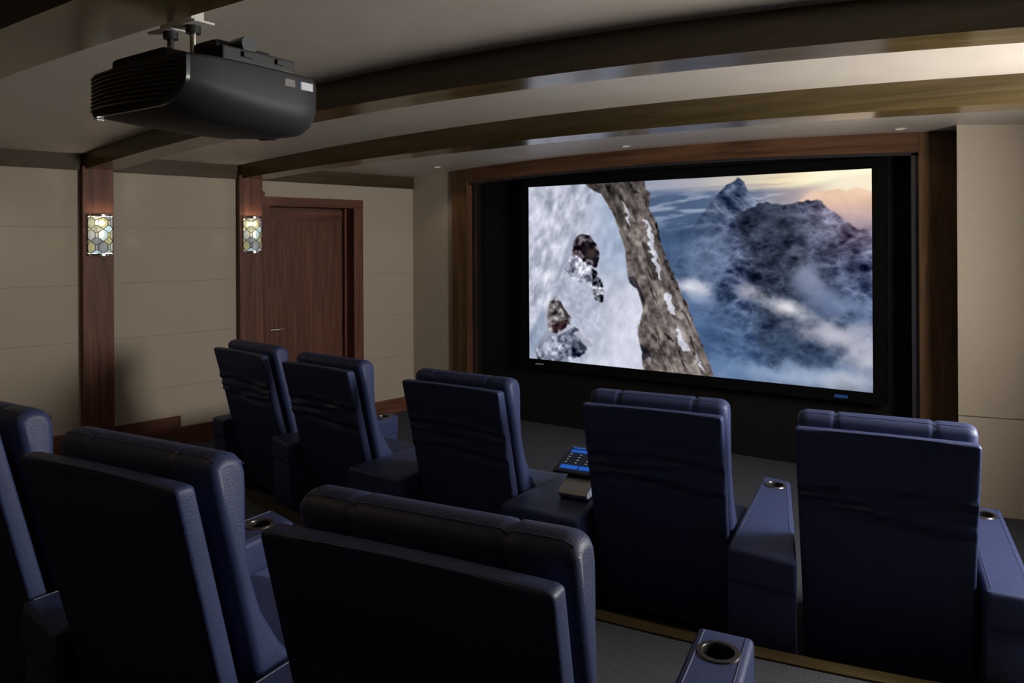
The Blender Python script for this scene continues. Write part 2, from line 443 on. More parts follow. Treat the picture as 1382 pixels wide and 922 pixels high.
# ------------------------------------------------------------------ recessed downlights
for i, (x, y, wt, cone, vis) in enumerate(DOWNLIGHTS):
    z = zceil(x, y)
    lab = ['small recessed ceiling downlight by the corner above the door', 'small recessed ceiling downlight over the middle of the screen',
           'small recessed ceiling downlight over the right end of the screen',
           'added unseen ceiling downlight above the rear-row recliners', 'added unseen ceiling downlight above the rear-row end console', 'added unseen ceiling downlight close to the panelled side wall'][i]
    t = empty('recessed_downlight', (x, y, z), 0, lab, 'downlight', 'ceiling downlights')
    sl = math.atan2(zceil(x+.05, y)-zceil(x-.05, y), .1)
    t.rotation_euler = (0, -sl, 0)
    bm = bmesh.new(); lathe(bm, [(.030, .002), (.033, -.004), (.042, -.004), (.045, .004)], 28); to_obj('trim_ring', bm, 'baffle', t, 40)
    bm = bmesh.new(); lathe(bm, [(.031, -.001), (.02, -.0015), (.0005, -.002)], 28); to_obj('lens', bm, 'lamp', t, 40)
    ld = bpy.data.lights.new('downlight_beam', 'SPOT'); ld.energy = wt; ld.spot_size = radians(cone); ld.spot_blend = 0.6
    ld.shadow_soft_size = 0.04; ld.color = (1.0, 0.66, 0.32) if i in (3, 4) else (1.0, 0.88, 0.72)
    lo = bpy.data.objects.new('downlight_beam', ld); COL.objects.link(lo); lo.location = (x, y, z-.015)

# ------------------------------------------------------------------ projection screen
def smooth_noise(u, v, seed):
    """value noise on arrays u, v"""
    rng = np.random.RandomState(seed); T = rng.rand(64, 64)
    iu = np.floor(u).astype(int); iv = np.floor(v).astype(int); fu = u-iu; fv = v-iv
    fu = fu*fu*(3-2*fu); fv = fv*fv*(3-2*fv)
    g = lambda a, b: T[a % 64, b % 64]
    return (g(iu, iv)*(1-fu)+g(iu+1, iv)*fu)*(1-fv)+(g(iu, iv+1)*(1-fu)+g(iu+1, iv+1)*fu)*fv
def fbm(u, v, seed, oct=5, gain=0.5):
    s = 0; a = 1; tot = 0
    for k in range(oct):
        s = s+a*smooth_noise(u*2**k+k*7.3, v*2**k+k*3.1, seed+k); tot += a; a *= gain
    return s/tot
def ridged(u, v, seed, oct=5):
    s = 0; a = 1; tot = 0
    for k in range(oct):
        s = s+a*(1-np.abs(2*smooth_noise(u*2**k+k*5.7, v*2**k+k*2.3, seed+k)-1)); tot += a; a *= .55
    return s/tot
def ss(a, b, x):
    t = np.clip((x-a)/(b-a), 0, 1); return t*t*(3-2*t)
def inpoly(P, Q, poly, soft=0.004):
    """soft polygon mask (signed distance)"""
    n = len(poly); d = np.full(P.shape, 9.0); ins = np.zeros(P.shape, bool)
    for i in range(n):
        (x0, y0), (x1, y1) = poly[i], poly[(i+1) % n]
        ex, ey = x1-x0, y1-y0
        t = np.clip(((P-x0)*ex+(Q-y0)*ey)/(ex*ex+ey*ey), 0, 1)
        d = np.minimum(d, np.hypot(P-x0-t*ex, Q-y0-t*ey))
        c = ((y0 > Q) != (y1 > Q)) & (P < (x1-x0)*(Q-y0)/(y1-y0+1e-9)+x0); ins ^= c
    return ss(-soft, soft, np.where(ins, d, -d))
def paint(nu, nv):
    q, p = np.meshgrid(np.linspace(0, 1, nv), np.linspace(0, 1, nu), indexing='ij')
    C = lambda r, g, b: np.array([r, g, b], float)/255.0
    img = np.zeros((nv, nu, 3))
    def put(mask, col):
        nonlocal img
        m = mask[..., None]; img = img*(1-m)+np.clip(col, 0, 1)*m
    X = lambda a: a[..., None]
    A = 1.78
    n1 = fbm(p*6*A, q*6, 1); n2 = fbm(p*14*A, q*14, 11); n3 = fbm(p*45*A, q*45, 21, 4); n4 = fbm(p*3*A, q*3, 31, 6)
    # sky
    warm = ss(.42, .92, p+.06*(n1-.5))
    put(np.ones_like(p), C(158, 160, 178)*(1-X(warm))+C(255, 236, 186)*X(warm))
    st = fbm(p*5, q*60, 41, 4)
    put(ss(.48, .62, st)*ss(-.02, .05, q)*(1-ss(.75, .95, p))*.65, C(122, 134, 162)*(1-X(warm))+C(214, 180, 168)*X(warm))
    put(ss(.74, .90, p+.10*(n1-.5))*(1-ss(.08, .20, q)), C(255, 250, 220))
    # cloud sea, blue at the left and rosy at the right
    sea = ss(.045, .085, q+.03*(n1-.5)+.05*ss(.8, 1, p))
    rose = ss(.62, 1.0, p)*(1-ss(.12, .34, q))
    put(sea*(1-.8*ss(.80, .95, p)*(1-ss(.10, .20, q))), C(86, 104, 136)*(1-X(rose))+C(224, 186, 168)*X(rose)+X(n4-.5)*.16)
    cl = fbm(p*7, q*26+p*3, 51, 5)
    put(ss(.46, .60, cl)*ss(.06, .10, q)*(1-ss(.22, .40, q))*.75, C(168, 178, 198)*(1-X(rose))+C(242, 212, 190)*X(rose))
    # far hazy ridge at the right
    put(inpoly(p, q+.016*(n2-.5), [(.78, .17), (.833, .129), (.869, .084), (.895, .09), (.921, .079), (.945, .095), (.958, .085), (.972, .083), (1.02, .12), (1.02, .6), (.8, .6)], .006)*.80,
        C(236, 196, 170)*(1-X(ss(.1, .3, q)))+C(150, 128, 142)*X(ss(.1, .3, q))+X(n2-.5)*.16)
    # blue gloom in the valley with faint relief
    rel = ridged(p*12, q*9+p*3, 65, 5)
    val = C(70, 92, 126)+X((n4-.5)*.22+(rel-.62)*.22)*np.array([.95, 1, 1.05])
    put(ss(.14, .32, q+.05*(n1-.5)-.10*ss(.66, 1, p))*(1-.4*ss(.85, 1, p)*(1-ss(.3, .5, q))), val)
    # pointed summit
    pk = inpoly(p+.010*(n2-.5), q+.012*(n3-.5), [(.53, .30), (.575, .18), (.605, .107), (.64, .045), (.665, .02), (.675, .004), (.688, .03), (.70, .077), (.724, .14), (.75, .20), (.76, .30)], .003)
    pr = ridged(p*26-q*14, q*20+p*8, 67, 5)
    put(pk*(1-.75*ss(.13, .27, q)), C(74, 86, 112)+X((pr-.62)*.75+.14*ss(.672, .70, p+.02*(n3-.5))-.05))
    # the big dark mountain
    rd = inpoly(p+.014*(n2-.5), q+.022*(n3-.5), [(.44, .62), (.50, .42), (.556, .31), (.598, .25), (.65, .209), (.70, .167), (.735, .140), (.75, .136), (.796, .150), (.83, .138), (.878, .130), (.90, .165), (.921, .203), (.972, .265), (1.05, .29), (1.05, 1.05), (.44, 1.05)], .004)
    t1 = ridged(p*17+q*10, q*13-p*9, 61, 6); t2 = ridged(p*44-q*12, q*36+p*14, 81, 4)
    rc = C(62, 72, 100)+X((t1-.60)*.72+(t2-.6)*.38)*np.array([.86, .92, 1.0])
    rc = rc+X(ss(.74, 1.0, p)*(1-ss(.18, .52, q)))*np.array([.22, .13, .09])
    core = ss(.635, .70, p-.10*(q-.2)+.05*(n2-.5))*(1-ss(.76, .92, p-.2*(q-.2)))
    rc = rc*(1-.42*X(core))
    put(rd*(.30+.70*ss(.5, .70, p)), rc)
    put(inpoly(p+.03*(n2-.5), q+.03*(n1-.5), [(.50, .36), (.56, .30), (.64, .27), (.655, .36), (.63, .46), (.60, .58), (.53, .50)], .03)*.45, C(122, 140, 170)+X(n3-.5)*.2)
    # blue haze gathers low down
    put(ss(.42, .95, q+.08*(n1-.5))*.60*(1-.35*core), C(70, 102, 146))
    def cloud(cx, cy, rx, ry, rot, col, s, seed, sh=1.5):
        dx, dy = (p-cx), (q-cy); a, b = dx*cos(rot)+dy*sin(rot), -dx*sin(rot)+dy*cos(rot)
        nn = fbm(p*9*A, q*9, seed, 7, .55)
        d = np.hypot(a/rx, b/ry)+sh*(nn-.5)
        m = (1-ss(.05, 1.15, d))*s
        put(m, col+X((nn-.5)*.35-.10*np.clip(b/ry, -1, 1)))
    cloud(.51, .72, .11, .22, .1, C(92, 120, 160), .75, 72)
    cloud(.53, .555, .085, .06, .45, C(214, 216, 226), 1.0, 71)
    cloud(.565, .62, .07, .05, .5, C(140, 158, 190), .8, 73)
    cloud(.86, .52, .055, .17, -.35, C(132, 142, 170), .95, 74)
    cloud(.93, .62, .12, .10, .5, C(112, 128, 162), .8, 82)
    cloud(.80, .64, .17, .055, .62, C(216, 214, 222), 1.0, 76)
    cloud(.91, .76, .14, .09, .45, C(190, 188, 202), .95, 77)
    cloud(.99, .87, .10, .12, .3, C(198, 196, 206), .9, 79)
    cloud(.80, .97, .26, .09, -.05, C(142, 162, 194), .95, 78)
    cloud(.93, .97, .14, .07, -.1, C(186, 192, 206), .8, 84)
    cloud(.65, .96, .08, .10, .0, C(108, 136, 174), .7, 80)
    # rock face
    rock = inpoly(p+.018*(n2-.5)+.008*(n3-.5), q, [(.19, -.05), (.40, -.05), (.402, .03), (.418, .09), (.413, .14), (.436, .219), (.452, .33), (.478, .46), (.503, .55), (.512, .60), (.530, .66), (.542, .73), (.562, .79), (.582, .89), (.612, 1.05), (.36, 1.05), (.35, .8), (.34, .5), (.30, .2)], .0025)
    th_ = 1.18
    ru, rv = p*A*cos(th_)+q*sin(th_), -p*A*sin(th_)+q*cos(th_)
    cr = ridged(ru*5, rv*20, 91, 6); gr = fbm(ru*20, rv*44, 95, 4); blk = fbm(ru*4.5, rv*13, 97, 3)
    rcol = C(112, 103, 100)+X((gr-.5)*.50+(n3-.5)*.40+(blk-.5)*.18)*np.array([1, .97, .95])
    rcol = rcol*(1-.70*X(ss(.80, .90, cr)))*(1-.50*X(ss(.60, .70, blk)*ss(.1, .3, .6-q+n1*.3)))
    rcol = rcol*X(.66+.34*ss(.0, .35, q+.2*(n1-.5)+(p-.3)*.6))
    put(rock, np.clip(rcol, .06, 1))
    for poly in ([(.398, .20), (.408, .21), (.425, .31), (.440, .40), (.458, .52), (.448, .51), (.430, .42), (.412, .32)],
                 [(.462, .58), (.476, .60), (.478, .64), (.496, .70), (.472, .695), (.460, .65)], [(.500, .75), (.512, .78), (.520, .83), (.538, .88), (.516, .885), (.497, .84), (.502, .80)],
                 [(.548, .87), (.560, .92), (.578, .985), (.562, .96)], [(.332, .10), (.345, .16), (.352, .24), (.340, .20)]):
        put(inpoly(p+.022*(n2-.5)+.02*(n3-.5), q+.02*(n1-.5), poly, .003), C(206, 208, 220)+X(n3-.5)*.35)
    put(inpoly(p+.02*(n2-.5), q+.02*(n3-.5), [(.335, .52), (.365, .50), (.40, .62), (.392, .68), (.36, .60)], .004)*.8, C(42, 42, 48)+X(gr-.5)*.3)
    put(inpoly(p+.02*(n2-.5), q+.02*(n3-.5), [(.375, .86), (.405, .88), (.425, .93), (.40, .95), (.38, .93)], .004)*.85, C(32, 34, 42)+X(gr-.5)*.3)
    # snow slope
    snow = inpoly(p+.014*(n2-.5)+.006*(n3-.5), q+.01*(n3-.5), [(-.1, -.1), (.17, -.1), (.215, .02), (.262, .06), (.292, .15), (.322, .28), (.340, .38), (.346, .50), (.352, .54), (.376, .573), (.392, .68), (.380, .77), (.376, .82), (.392, .93), (.402, 1.1), (-.1, 1.1)], .003)
    rip = fbm(p*55+q*12, q*17-p*10, 101, 4)
    lump = fbm(p*24, q*13+p*4, 111, 4)
    left = 1-ss(.11, .17, p-.10*ss(.0, .35, .35-q)+.02*(n2-.5))
    sc = C(192, 196, 212)+X((rip-.5)*.42*(.35+.65*left)+(lump-.5)*.34*(.4+.6*left)+(n1-.5)*.14)*np.array([1, .98, .94])
    sc = sc-X(ss(.17, .30, p+.03*(n2-.5))*(1-ss(.45, .60, q+.1*(n1-.5))))*np.array([.13, .09, .055])
    sc = sc+X(ss(.24, .30, p)*ss(.55, .7, q))*.05
    put(snow, np.clip(sc, 0, .95))
    # hollow behind the figure
    put(inpoly(p+.01*(n2-.5), q+.01*(n3-.5), [(.150, .30), (.175, .26), (.18, .31), (.165, .36), (.13, .47), (.105, .55), (.09, .56)], .008)*.55, C(128, 136, 158))
    put(inpoly(p+.02*(n1-.5), q, [(.0, .86), (.05, .70), (.065, .80), (.03, .95), (.0, 1.02), (-.1, 1.05)], .012)*.55, C(118, 138, 168))
    # a figure in a snow-crusted hooded jacket sheltering on the slope
    wob = lambda poly, s=.003: inpoly(p+.014*(n2-.5)+.006*(n3-.5), q+.020*(n3-.5), poly, s)
    put(wob([(.150, .42), (.126, .503), (.092, .568), (.066, .70), (.066, .826), (.02, .94), (.03, 1.05), (.16, 1.05), (.235, .93), (.26, .80), (.262, .66), (.268, .54), (.235, .44)], .012)*.85,
        C(176, 182, 200)+X((n2-.5)*.30+(n3-.5)*.25-.20*ss(.115, .06, p-.2*(q-.75))))
    put(wob([(.078, .66), (.098, .63), (.118, .66), (.152, .75), (.150, .78), (.10, .845), (.075, .83), (.068, .74)]), C(104, 98, 100)+X((n3-.5)*1.1+(n2-.5)*.4))
    put(wob([(.088, .80), (.110, .775), (.142, .757), (.135, .80), (.09, .845)])*.85, C(46, 28, 34)+X(n3-.5)*.3)
    put(wob([(.105, .66), (.118, .66), (.150, .745), (.14, .755)])*.7, C(40, 36, 42))
    put(wob([(.02, .945), (.085, .87), (.165, .80), (.205, .84), (.226, .89), (.19, .95), (.12, 1.03), (.03, 1.03)]), C(112, 120, 138)+X((n2-.5)*.9+(n3-.5)*1.0))
    put(wob([(.165, .80), (.180, .81), (.205, .88), (.20, .93), (.185, .90)])*.8, C(52, 54, 64))
    put(wob([(.02, .945), (.07, .89), (.11, .90), (.10, .97), (.04, 1.02)])*.6, C(170, 178, 196)+X(n3-.5)*.5)
    put(wob([(.16, .83), (.19, .82), (.23, .87), (.225, .93), (.20, .90)], .006)*.75, C(206, 208, 222))
    put(wob([(.155, .40), (.162, .33), (.178, .29), (.198, .273), (.222, .283), (.242, .33), (.253, .39), (.247, .46), (.232, .46), (.20, .43), (.17, .42)]), C(64, 54, 62)+X((n3-.5)*1.3))
    put(wob([(.190, .345), (.212, .315), (.234, .335), (.246, .39), (.241, .44), (.224, .425), (.202, .41)], .005), C(24, 22, 26)+X(n3-.5)*.2)
    put(ss(.022, .008, np.hypot(p-.222, (q-.385)*.55))*.45, C(104, 80, 74))
    put(wob([(.150, .42), (.175, .40), (.205, .43), (.235, .47), (.245, .51), (.225, .545), (.19, .55), (.15, .52), (.13, .48)]), C(190, 194, 208)+X((n3-.55)*1.3))
    put(wob([(.226, .46), (.245, .48), (.262, .54), (.270, .59), (.258, .66), (.238, .64), (.224, .57), (.232, .52)]), C(96, 100, 110)+X((n3-.5)*2.6))
    return np.clip(img, 0.01, 1)

NU, NV = 470, 265
img = paint(NU, NV)
SYF = 5.800                                   # front of the frame
k = (SYF+.012)/5.726
SX0, SX1 = -3.751*k, -0.867*k
SZ0, SZ1 = EYE+(0.642-EYE)*k, EYE+(2.219-EYE)*k
scr = empty('projection_screen', ((SX0+SX1)/2, RY, SZ0), 0, 'wide projection screen in black frame showing a climber on a snowy mountain', 'screen')
ox, oz = (SX0+SX1)/2, SZ0
u = np.linspace(SX0-ox, SX1-ox, NU); v = np.linspace(SZ1-oz, 0, NV)
UU, VV = np.meshgrid(u, v)
co = np.stack([UU, np.full_like(UU, SYF+.012-RY), VV], -1).reshape(-1, 3)
ii = np.arange((NV-1)*(NU-1)); r_ = ii//(NU-1); c_ = ii % (NU-1); a_ = r_*NU+c_
faces = np.stack([a_, a_+NU, a_+NU+1, a_+1], -1)
me = bpy.data.meshes.new('picture')
me.vertices.add(len(co)); me.vertices.foreach_set('co', co.ravel())
me.loops.add(faces.size); me.loops.foreach_set('vertex_index', faces.ravel().astype(np.int32))
me.polygons.add(len(faces)); me.polygons.foreach_set('loop_start', np.arange(0, faces.size, 4, dtype=np.int32)); 
me.update(calc_edges=True)
at = me.color_attributes.new('film', 'FLOAT_COLOR', 'POINT')
lin = np.where(img <= .04045, img/12.92, ((img+.055)/1.055)**2.4)
at.data.foreach_set('color', np.concatenate([lin.reshape(-1, 3), np.ones((NU*NV, 1))], 1).astype(np.float32).ravel())
m = bpy.data.materials.new('film_picture'); m.use_nodes = True; nt = m.node_tree
for n in list(nt.nodes): nt.nodes.remove(n)
out = nt.nodes.new('ShaderNodeOutputMaterial'); em = nt.nodes.new('ShaderNodeEmission'); ca = nt.nodes.new('ShaderNodeVertexColor'); ca.layer_name = 'film'
nt.links.new(ca.outputs['Color'], em.inputs['Color']); em.inputs['Strength'].default_value = 1.0; nt.links.new(em.outputs[0], out.inputs['Surface'])
link('picture', me, m, scr, label='bright film picture of snow, rock, peaks and clouds')
def sbox(name, x0, x1, y0, y1, z0, z1, mat, bev=.004, **t):
    bm = bmesh.new(); box(bm, x0-ox, x1-ox, y0-RY, y1-RY, z0-oz, z1-oz, bev); return to_obj(name, bm, mat, scr, **t)
FB = .085
sbox('frame_rail', SX0-FB, SX1+FB, SYF, SYF+.05, SZ1, SZ1+FB*.9, 'frame')
sbox('frame_rail', SX0-FB, SX1+FB, SYF, SYF+.05, SZ0-FB, SZ0, 'frame')
sbox('frame_stile', SX0-FB, SX0, SYF, SYF+.05, SZ0, SZ1, 'frame')
sbox('frame_stile', SX1, SX1+FB, SYF, SYF+.05, SZ0, SZ1, 'frame')
sbox('backing', SX0-FB, SX1+FB, SYF+.05, RY, SZ0-FB, SZ1+FB*.9, 'frame')
sbox('maker_badge', SX0+.075, SX0+.16, SYF-.002, SYF+.002, SZ0-.048, SZ0-.038, 'label', 0, label='tiny pale maker badge')
sbox('sticker', SX1-.255, SX1-.165, SYF-.002, SYF+.002, SZ0-.058, SZ0-.036, 'blue', 0, label='small blue sticker')

# ------------------------------------------------------------------ wall sconces
def sconce(s0, s1, z0, z1, label, watts):
    """half-round leaded-glass wall light on a pilaster (local x = out of the wall, y along it)"""
    sm, R = (s0+s1)/2, (s1-s0)/2
    t = empty('wall_sconce', PL+NL*.06+TL*sm+Vector((0, 0, z0)), -A_L, label, 'wall light', 'leaded-glass sconces')
    H = z1-z0; DP = .085
    P = lambda a, r=1.0: (DP*sin(a)*r, -R*cos(a)*r)
    bm = bmesh.new(); box(bm, 0, .012, -R, R, 0, H, .001); to_obj('back_plate', bm, 'chrome', t)
    for z in (0, H-.014):
        bm = bmesh.new()
        arc = [P(pi*i/24) for i in range(25)]+[P(pi*i/24, .93) for i in range(24, -1, -1)]
        prism(bm, arc, z, z+.014); to_obj('end_band', bm, 'chrome', t, 40)
    # glass panes: hexagons and fillers on the curved face, each its own leaded pane
    cols, rows = 4, 3
    L = 1.0
    def pt(a, z, r=.96): x, y = P(a, r); return (x, y, z)
    zb, zt = .016, H-.016
    hex_h = (zt-zb)/rows
    def pane(poly, mat):
        # poly in (angle, z); subdivide a little to follow the curve
        bm = bmesh.new(); n = len(poly)
        ca_ = sum(p[0] for p in poly)/n; cz = sum(p[1] for p in poly)/n
        q = [(ca_+(a-ca_)*.985, cz+(z-cz)*.985) for a, z in poly]
        o_ = [bm.verts.new(pt(a, z, .97)) for a, z in q]; i_ = [bm.verts.new(pt(a, z, .93)) for a, z in q]
        c0 = bm.verts.new(pt(ca_, cz, .985)); c1 = bm.verts.new(pt(ca_, cz, .93))
        for k_ in range(n):
            bm.faces.new((o_[k_], o_[(k_+1) % n], c0)); bm.faces.new((i_[(k_+1) % n], i_[k_], c1))
            bm.faces.new((o_[k_], i_[k_], i_[(k_+1) % n], o_[(k_+1) % n]))
        to_obj('glass_pane', bm, mat, t)
    lead = bmesh.new()
    def came(p, q):
        tube(lead, [pt(p[0]+(q[0]-p[0])*f, p[1]+(q[1]-p[1])*f, .985) for f in (0, .34, .67, 1)], .0029, 5)
    da = pi/3.0
    done = set()
    for ci in range(3):
        a0 = pi*.0+ci*da; am = a0+da/2
        for ri in range(rows):
            zc = zb+hex_h*(ri+.5)
            hx = [(am, zc+hex_h*.5), (a0+da*.88, zc+hex_h*.22), (a0+da*.88, zc-hex_h*.22), (am, zc-hex_h*.5), (a0+da*.12, zc-hex_h*.22), (a0+da*.12, zc+hex_h*.22)]
            pane(hx, GL[(ci*2+ri*3+ri) % len(GL)])
            for k_ in range(6): came(hx[k_], hx[(k_+1) % 6])
            if ci < 2:
                fl = [(a0+da*.88, zc+hex_h*.22), (a0+da*1.12, zc+hex_h*.22), (a0+da*1.12, zc-hex_h*.22), (a0+da*.88, zc-hex_h*.22)]
                pane(fl, GL[(ci+ri*2+2) % len(GL)]); came(fl[0], fl[1]); came(fl[2], fl[3])
        if ci < 2:
            for ri in range(rows+1):
                zc = zb+hex_h*ri
                lo_, hi_ = max(zb, zc-hex_h*.28), min(zt, zc+hex_h*.28)
                fl = [(am, zc), (a0+da*.88, hi_), (a0+da*1.12, hi_), (am+da, zc), (a0+da*1.12, lo_), (a0+da*.88, lo_)]
                fl = [q_ for q_ in fl]
                if ri == 0: fl = [fl[0], fl[1], fl[2], fl[3]]
                if ri == rows: fl = [fl[3], fl[4], fl[5], fl[0]]
                pane(fl, GL[(ci*3+ri+1) % len(GL)])
    to_obj('lead_came', lead, 'bronze', t, 40)
    bm = bmesh.new(); lathe(bm, [(.0005, 0), (.014, .004), (.018, .03), (.012, .055), (.0005, .066)], 16, (.04, 0, H*.42)); to_obj('bulb', bm, 'bulb', t, 60)
    bm = bmesh.new(); lathe(bm, [(.012, 0), (.012, H*.42-.012)], 12, (.04, 0, .012), True, True); to_obj('lamp_holder', bm, 'chrome', t, 40)
    ld = bpy.data.lights.new('sconce_lamp', 'POINT'); ld.energy = watts; ld.shadow_soft_size = .02; ld.color = (1.0, .80, .58)
    lo = bpy.data.objects.new('sconce_lamp', ld); COL.objects.link(lo); lo.parent = t; lo.location = (.055, 0, H*.80)
def glass(name, col, e):
    m_, nt_, b_ = _mat(name)
    b_.inputs['Base Color'].default_value = (*col, 1); b_.inputs['Roughness'].default_value = .25
    b_.inputs['Transmission Weight'].default_value = .55; b_.inputs['IOR'].default_value = 1.3
    b_.inputs['Emission Color'].default_value = (*col, 1); b_.inputs['Emission Strength'].default_value = e*.65
    return m_
GL = [glass('pale_yellow_glass', (.62, .60, .36), .30), glass('pale_blue_glass', (.55, .66, .72), .50), glass('grey_rippled_glass', (.45, .48, .50), .22),
      glass('clear_green_glass', (.50, .54, .42), .30), glass('milky_glass', (.60, .62, .60), .34)]
M['bulb'] = plain('warm_bulb', (.9, .8, .6), .4, emit=(1.0, .75, .4), estr=3.0)
s_of = lambda Y: Y/cos(A_L)-.012
sconce(s_of(2.757), s_of(2.926), 1.632, 1.937, 'curved leaded-glass sconce on the pilaster away from the door', 1.2)
sconce(s_of(3.925), s_of(4.082), 1.636, 1.943, 'curved leaded-glass sconce on the pilaster beside the wooden door', 1.2)
sconce(s_of(.78), s_of(.94), 1.634, 1.940, 'added unseen leaded-glass sconce on the pilaster behind the rear-row recliners', 14.0)  # out-of-view sconce added to light the projector's rear and the left ceiling

# ------------------------------------------------------------------ recliner seats
REC, ZT = 0.25, 1.015
def back_shell_mesh(seed, creased):
    rng = random.Random(seed)
    n, nz, na = 30, 60, 4
    W0, W1, T, HT, r = .300, .288, .055, .97, .013
    cr = [(.80+rng.uniform(-.02, .02), .017, rng.uniform(-.03, .03), .012), (.745+rng.uniform(-.015, .015), .012, rng.uniform(-.05, .05), .010),
          (.69+rng.uniform(-.02, .02), .016, rng.uniform(-.04, .04), .014)] if creased else []
    lev = []                                                    # (z, inset)
    for i in range(na+1):
        a = pi/2*i/na; lev.append((ZT-r*(1-cos(a)), r*(1-sin(a))))
    z0, z1 = ZT-r, ZT-HT+r
    for i in range(1, nz): lev.append((z0+(z1-z0)*i/nz, 0.0))
    for i in range(na+1):
        a = pi/2*i/na; lev.append((z1-r*sin(a), r*(1-cos(a))))
    def wrinkle(x, z, hwid, t):
        cx_ = abs(x)/hwid; dy = .010*(1-cx_**2)*(1-t)
        for (h, dep, tilt, wd) in cr:
            zc = h+tilt*x+.012*sin(9*x+h*50); s_ = (z-zc)/wd
            dy += dep*math.exp(-s_*s_)*(.35+.65*abs(sin(4.5*x+h*20)))-dep*.56*math.exp(-(s_-1.7)**2)
        if creased: dy += .003*sin(z*30+x*11+seed)*math.exp(-((z-.76)/.15)**2)
        else:
            s_ = (z-(.76-.05*(x+.3)))/.006; dy += .0035*math.exp(-s_*s_)
        return dy-.006*math.exp(-((z-.9)/.06)**2)*(1-cx_**4)
    rings = []
    for z, ins in lev:
        t = (ZT-z)/HT; hwid = W0+(W1-W0)*t
        yb, yf, hx = REC*(ZT-z)+ins, REC*(ZT-z)+T-ins, hwid-ins
        rc = r*.9
        ring = []
        for k_ in range(n+1):
            x = -hx+rc+2*(hx-rc)*k_/n; fade = 1-ins/r
            ring.append((x, yb+wrinkle(x, z, hwid, t)*(.3+.7*fade), z))
        dyr = wrinkle(hx, z, hwid, t)*(.3+.7*(1-ins/r))
        for i in range(1, na+1):
            a = pi/2*i/na; ring.append((hx-rc+rc*sin(a), yb+rc*(1-cos(a))+dyr*(1-i/na), z))
        for i in range(0, na+1):
            a = pi/2*i/na; ring.append((hx-rc+rc*cos(a), yf-rc+rc*sin(a), z))
        for k_ in range(1, n+1):
            x = hx-rc-2*(hx-rc)*k_/n; ring.append((x, yf+.008*(1-(x/hwid)**2)*(1-t), z))
        for i in range(1, na+1):
            a = pi/2*i/na; ring.append((-hx+rc-rc*sin(a), yf-rc*(1-cos(a)), z))
        for i in range(0, na):
            a = pi/2*i/na; ring.append((-hx+rc-rc*cos(a), yb+rc-rc*sin(a)+dyr*(i/na), z))
        rings.append(ring)
    bm = bmesh.new(); loft(bm, rings)
    bmesh.ops.recalc_face_normals(bm, faces=bm.faces[:])
    me = bpy.data.meshes.new('back_shell'); bm.to_mesh(me); bm.free()
    return me

CUSH = [(.095, 1.022), (.103, 1.040), (.118, 1.052), (.140, 1.058), (.165, 1.056), (.187, 1.046), (.202, 1.028), (.211, 1.000), (.213, .965), (.213, .925), (.213, .88), (.214, .84),
        (.219, .79), (.229, .74), (.243, .69), (.262, .64), (.288, .59), (.320, .54), (.356, .49), (.385, .45), (.40, .41), (.398, .37), (.36, .35), (.30, .345), (.265, .36),
        (.240, .43), (.215, .53), (.190, .63), (.165, .73), (.140, .83), (.115, .93)]
def cushion_rings(seed):
    N = len(CUSH)
    nor = []
    for i in range(N):
        a, b = CUSH[i-1], CUSH[(i+1) % N]; tx, tz = b[0]-a[0], b[1]-a[1]; l = math.hypot(tx, tz)
        nor.append((-tz/l, tx/l))
    # make the normals point outwards
    cy = sum(p[0] for p in CUSH)/N
    area = sum(CUSH[i][0]*CUSH[(i+1) % N][1]-CUSH[(i+1) % N][0]*CUSH[i][1] for i in range(N))
    sgn = 1 if area < 0 else -1
    nor = [(sgn*a, sgn*b) for a, b in nor]
    HWc, r = .300, .038
    xs = []
    for i in range(9): xs.append(-HWc+r*(1-cos(pi/2*i/8)))
    m_ = 48
    for i in range(1, m_): xs.append(-HWc+r+2*(HWc-r)*i/m_)
    for i in range(9): xs.append(HWc-r*(1-cos(pi/2*(8-i)/8)))
    rng = random.Random(seed); ph = [rng.uniform(0, 6) for _ in range(6)]
    rings = []
    for x in xs:
        d = max(0, abs(x)-(HWc-r))/r
        off = -r*(1-math.sqrt(max(0, 1-d*d)))*.75
        for g in (-.165, .165): off -= .007*math.exp(-((x-g)/.006)**2)
        puff = .004*(1-((x % .33)/.33-.5)**2)
        ring = []
        for i, (y, z) in enumerate(CUSH):
            wr = .0016*sin(z*70+x*6+ph[0])*(1 if z < .95 else 0)*max(0, (abs(x)-.2)/.1)
            ring.append((x, y+nor[i][0]*(off+wr), z+nor[i][1]*(off+wr)))
        rings.append(ring)
    return rings
def piping_path(idx, out=-.0006):
    y, z = CUSH[idx]
    return [(x, y, z+out-(.010*max(0, (abs(x)-.262)/.028)**2)-.006*math.exp(-((abs(x)-.165)/.006)**2)) for x in [-.288+.576*i/96 for i in range(97)]]

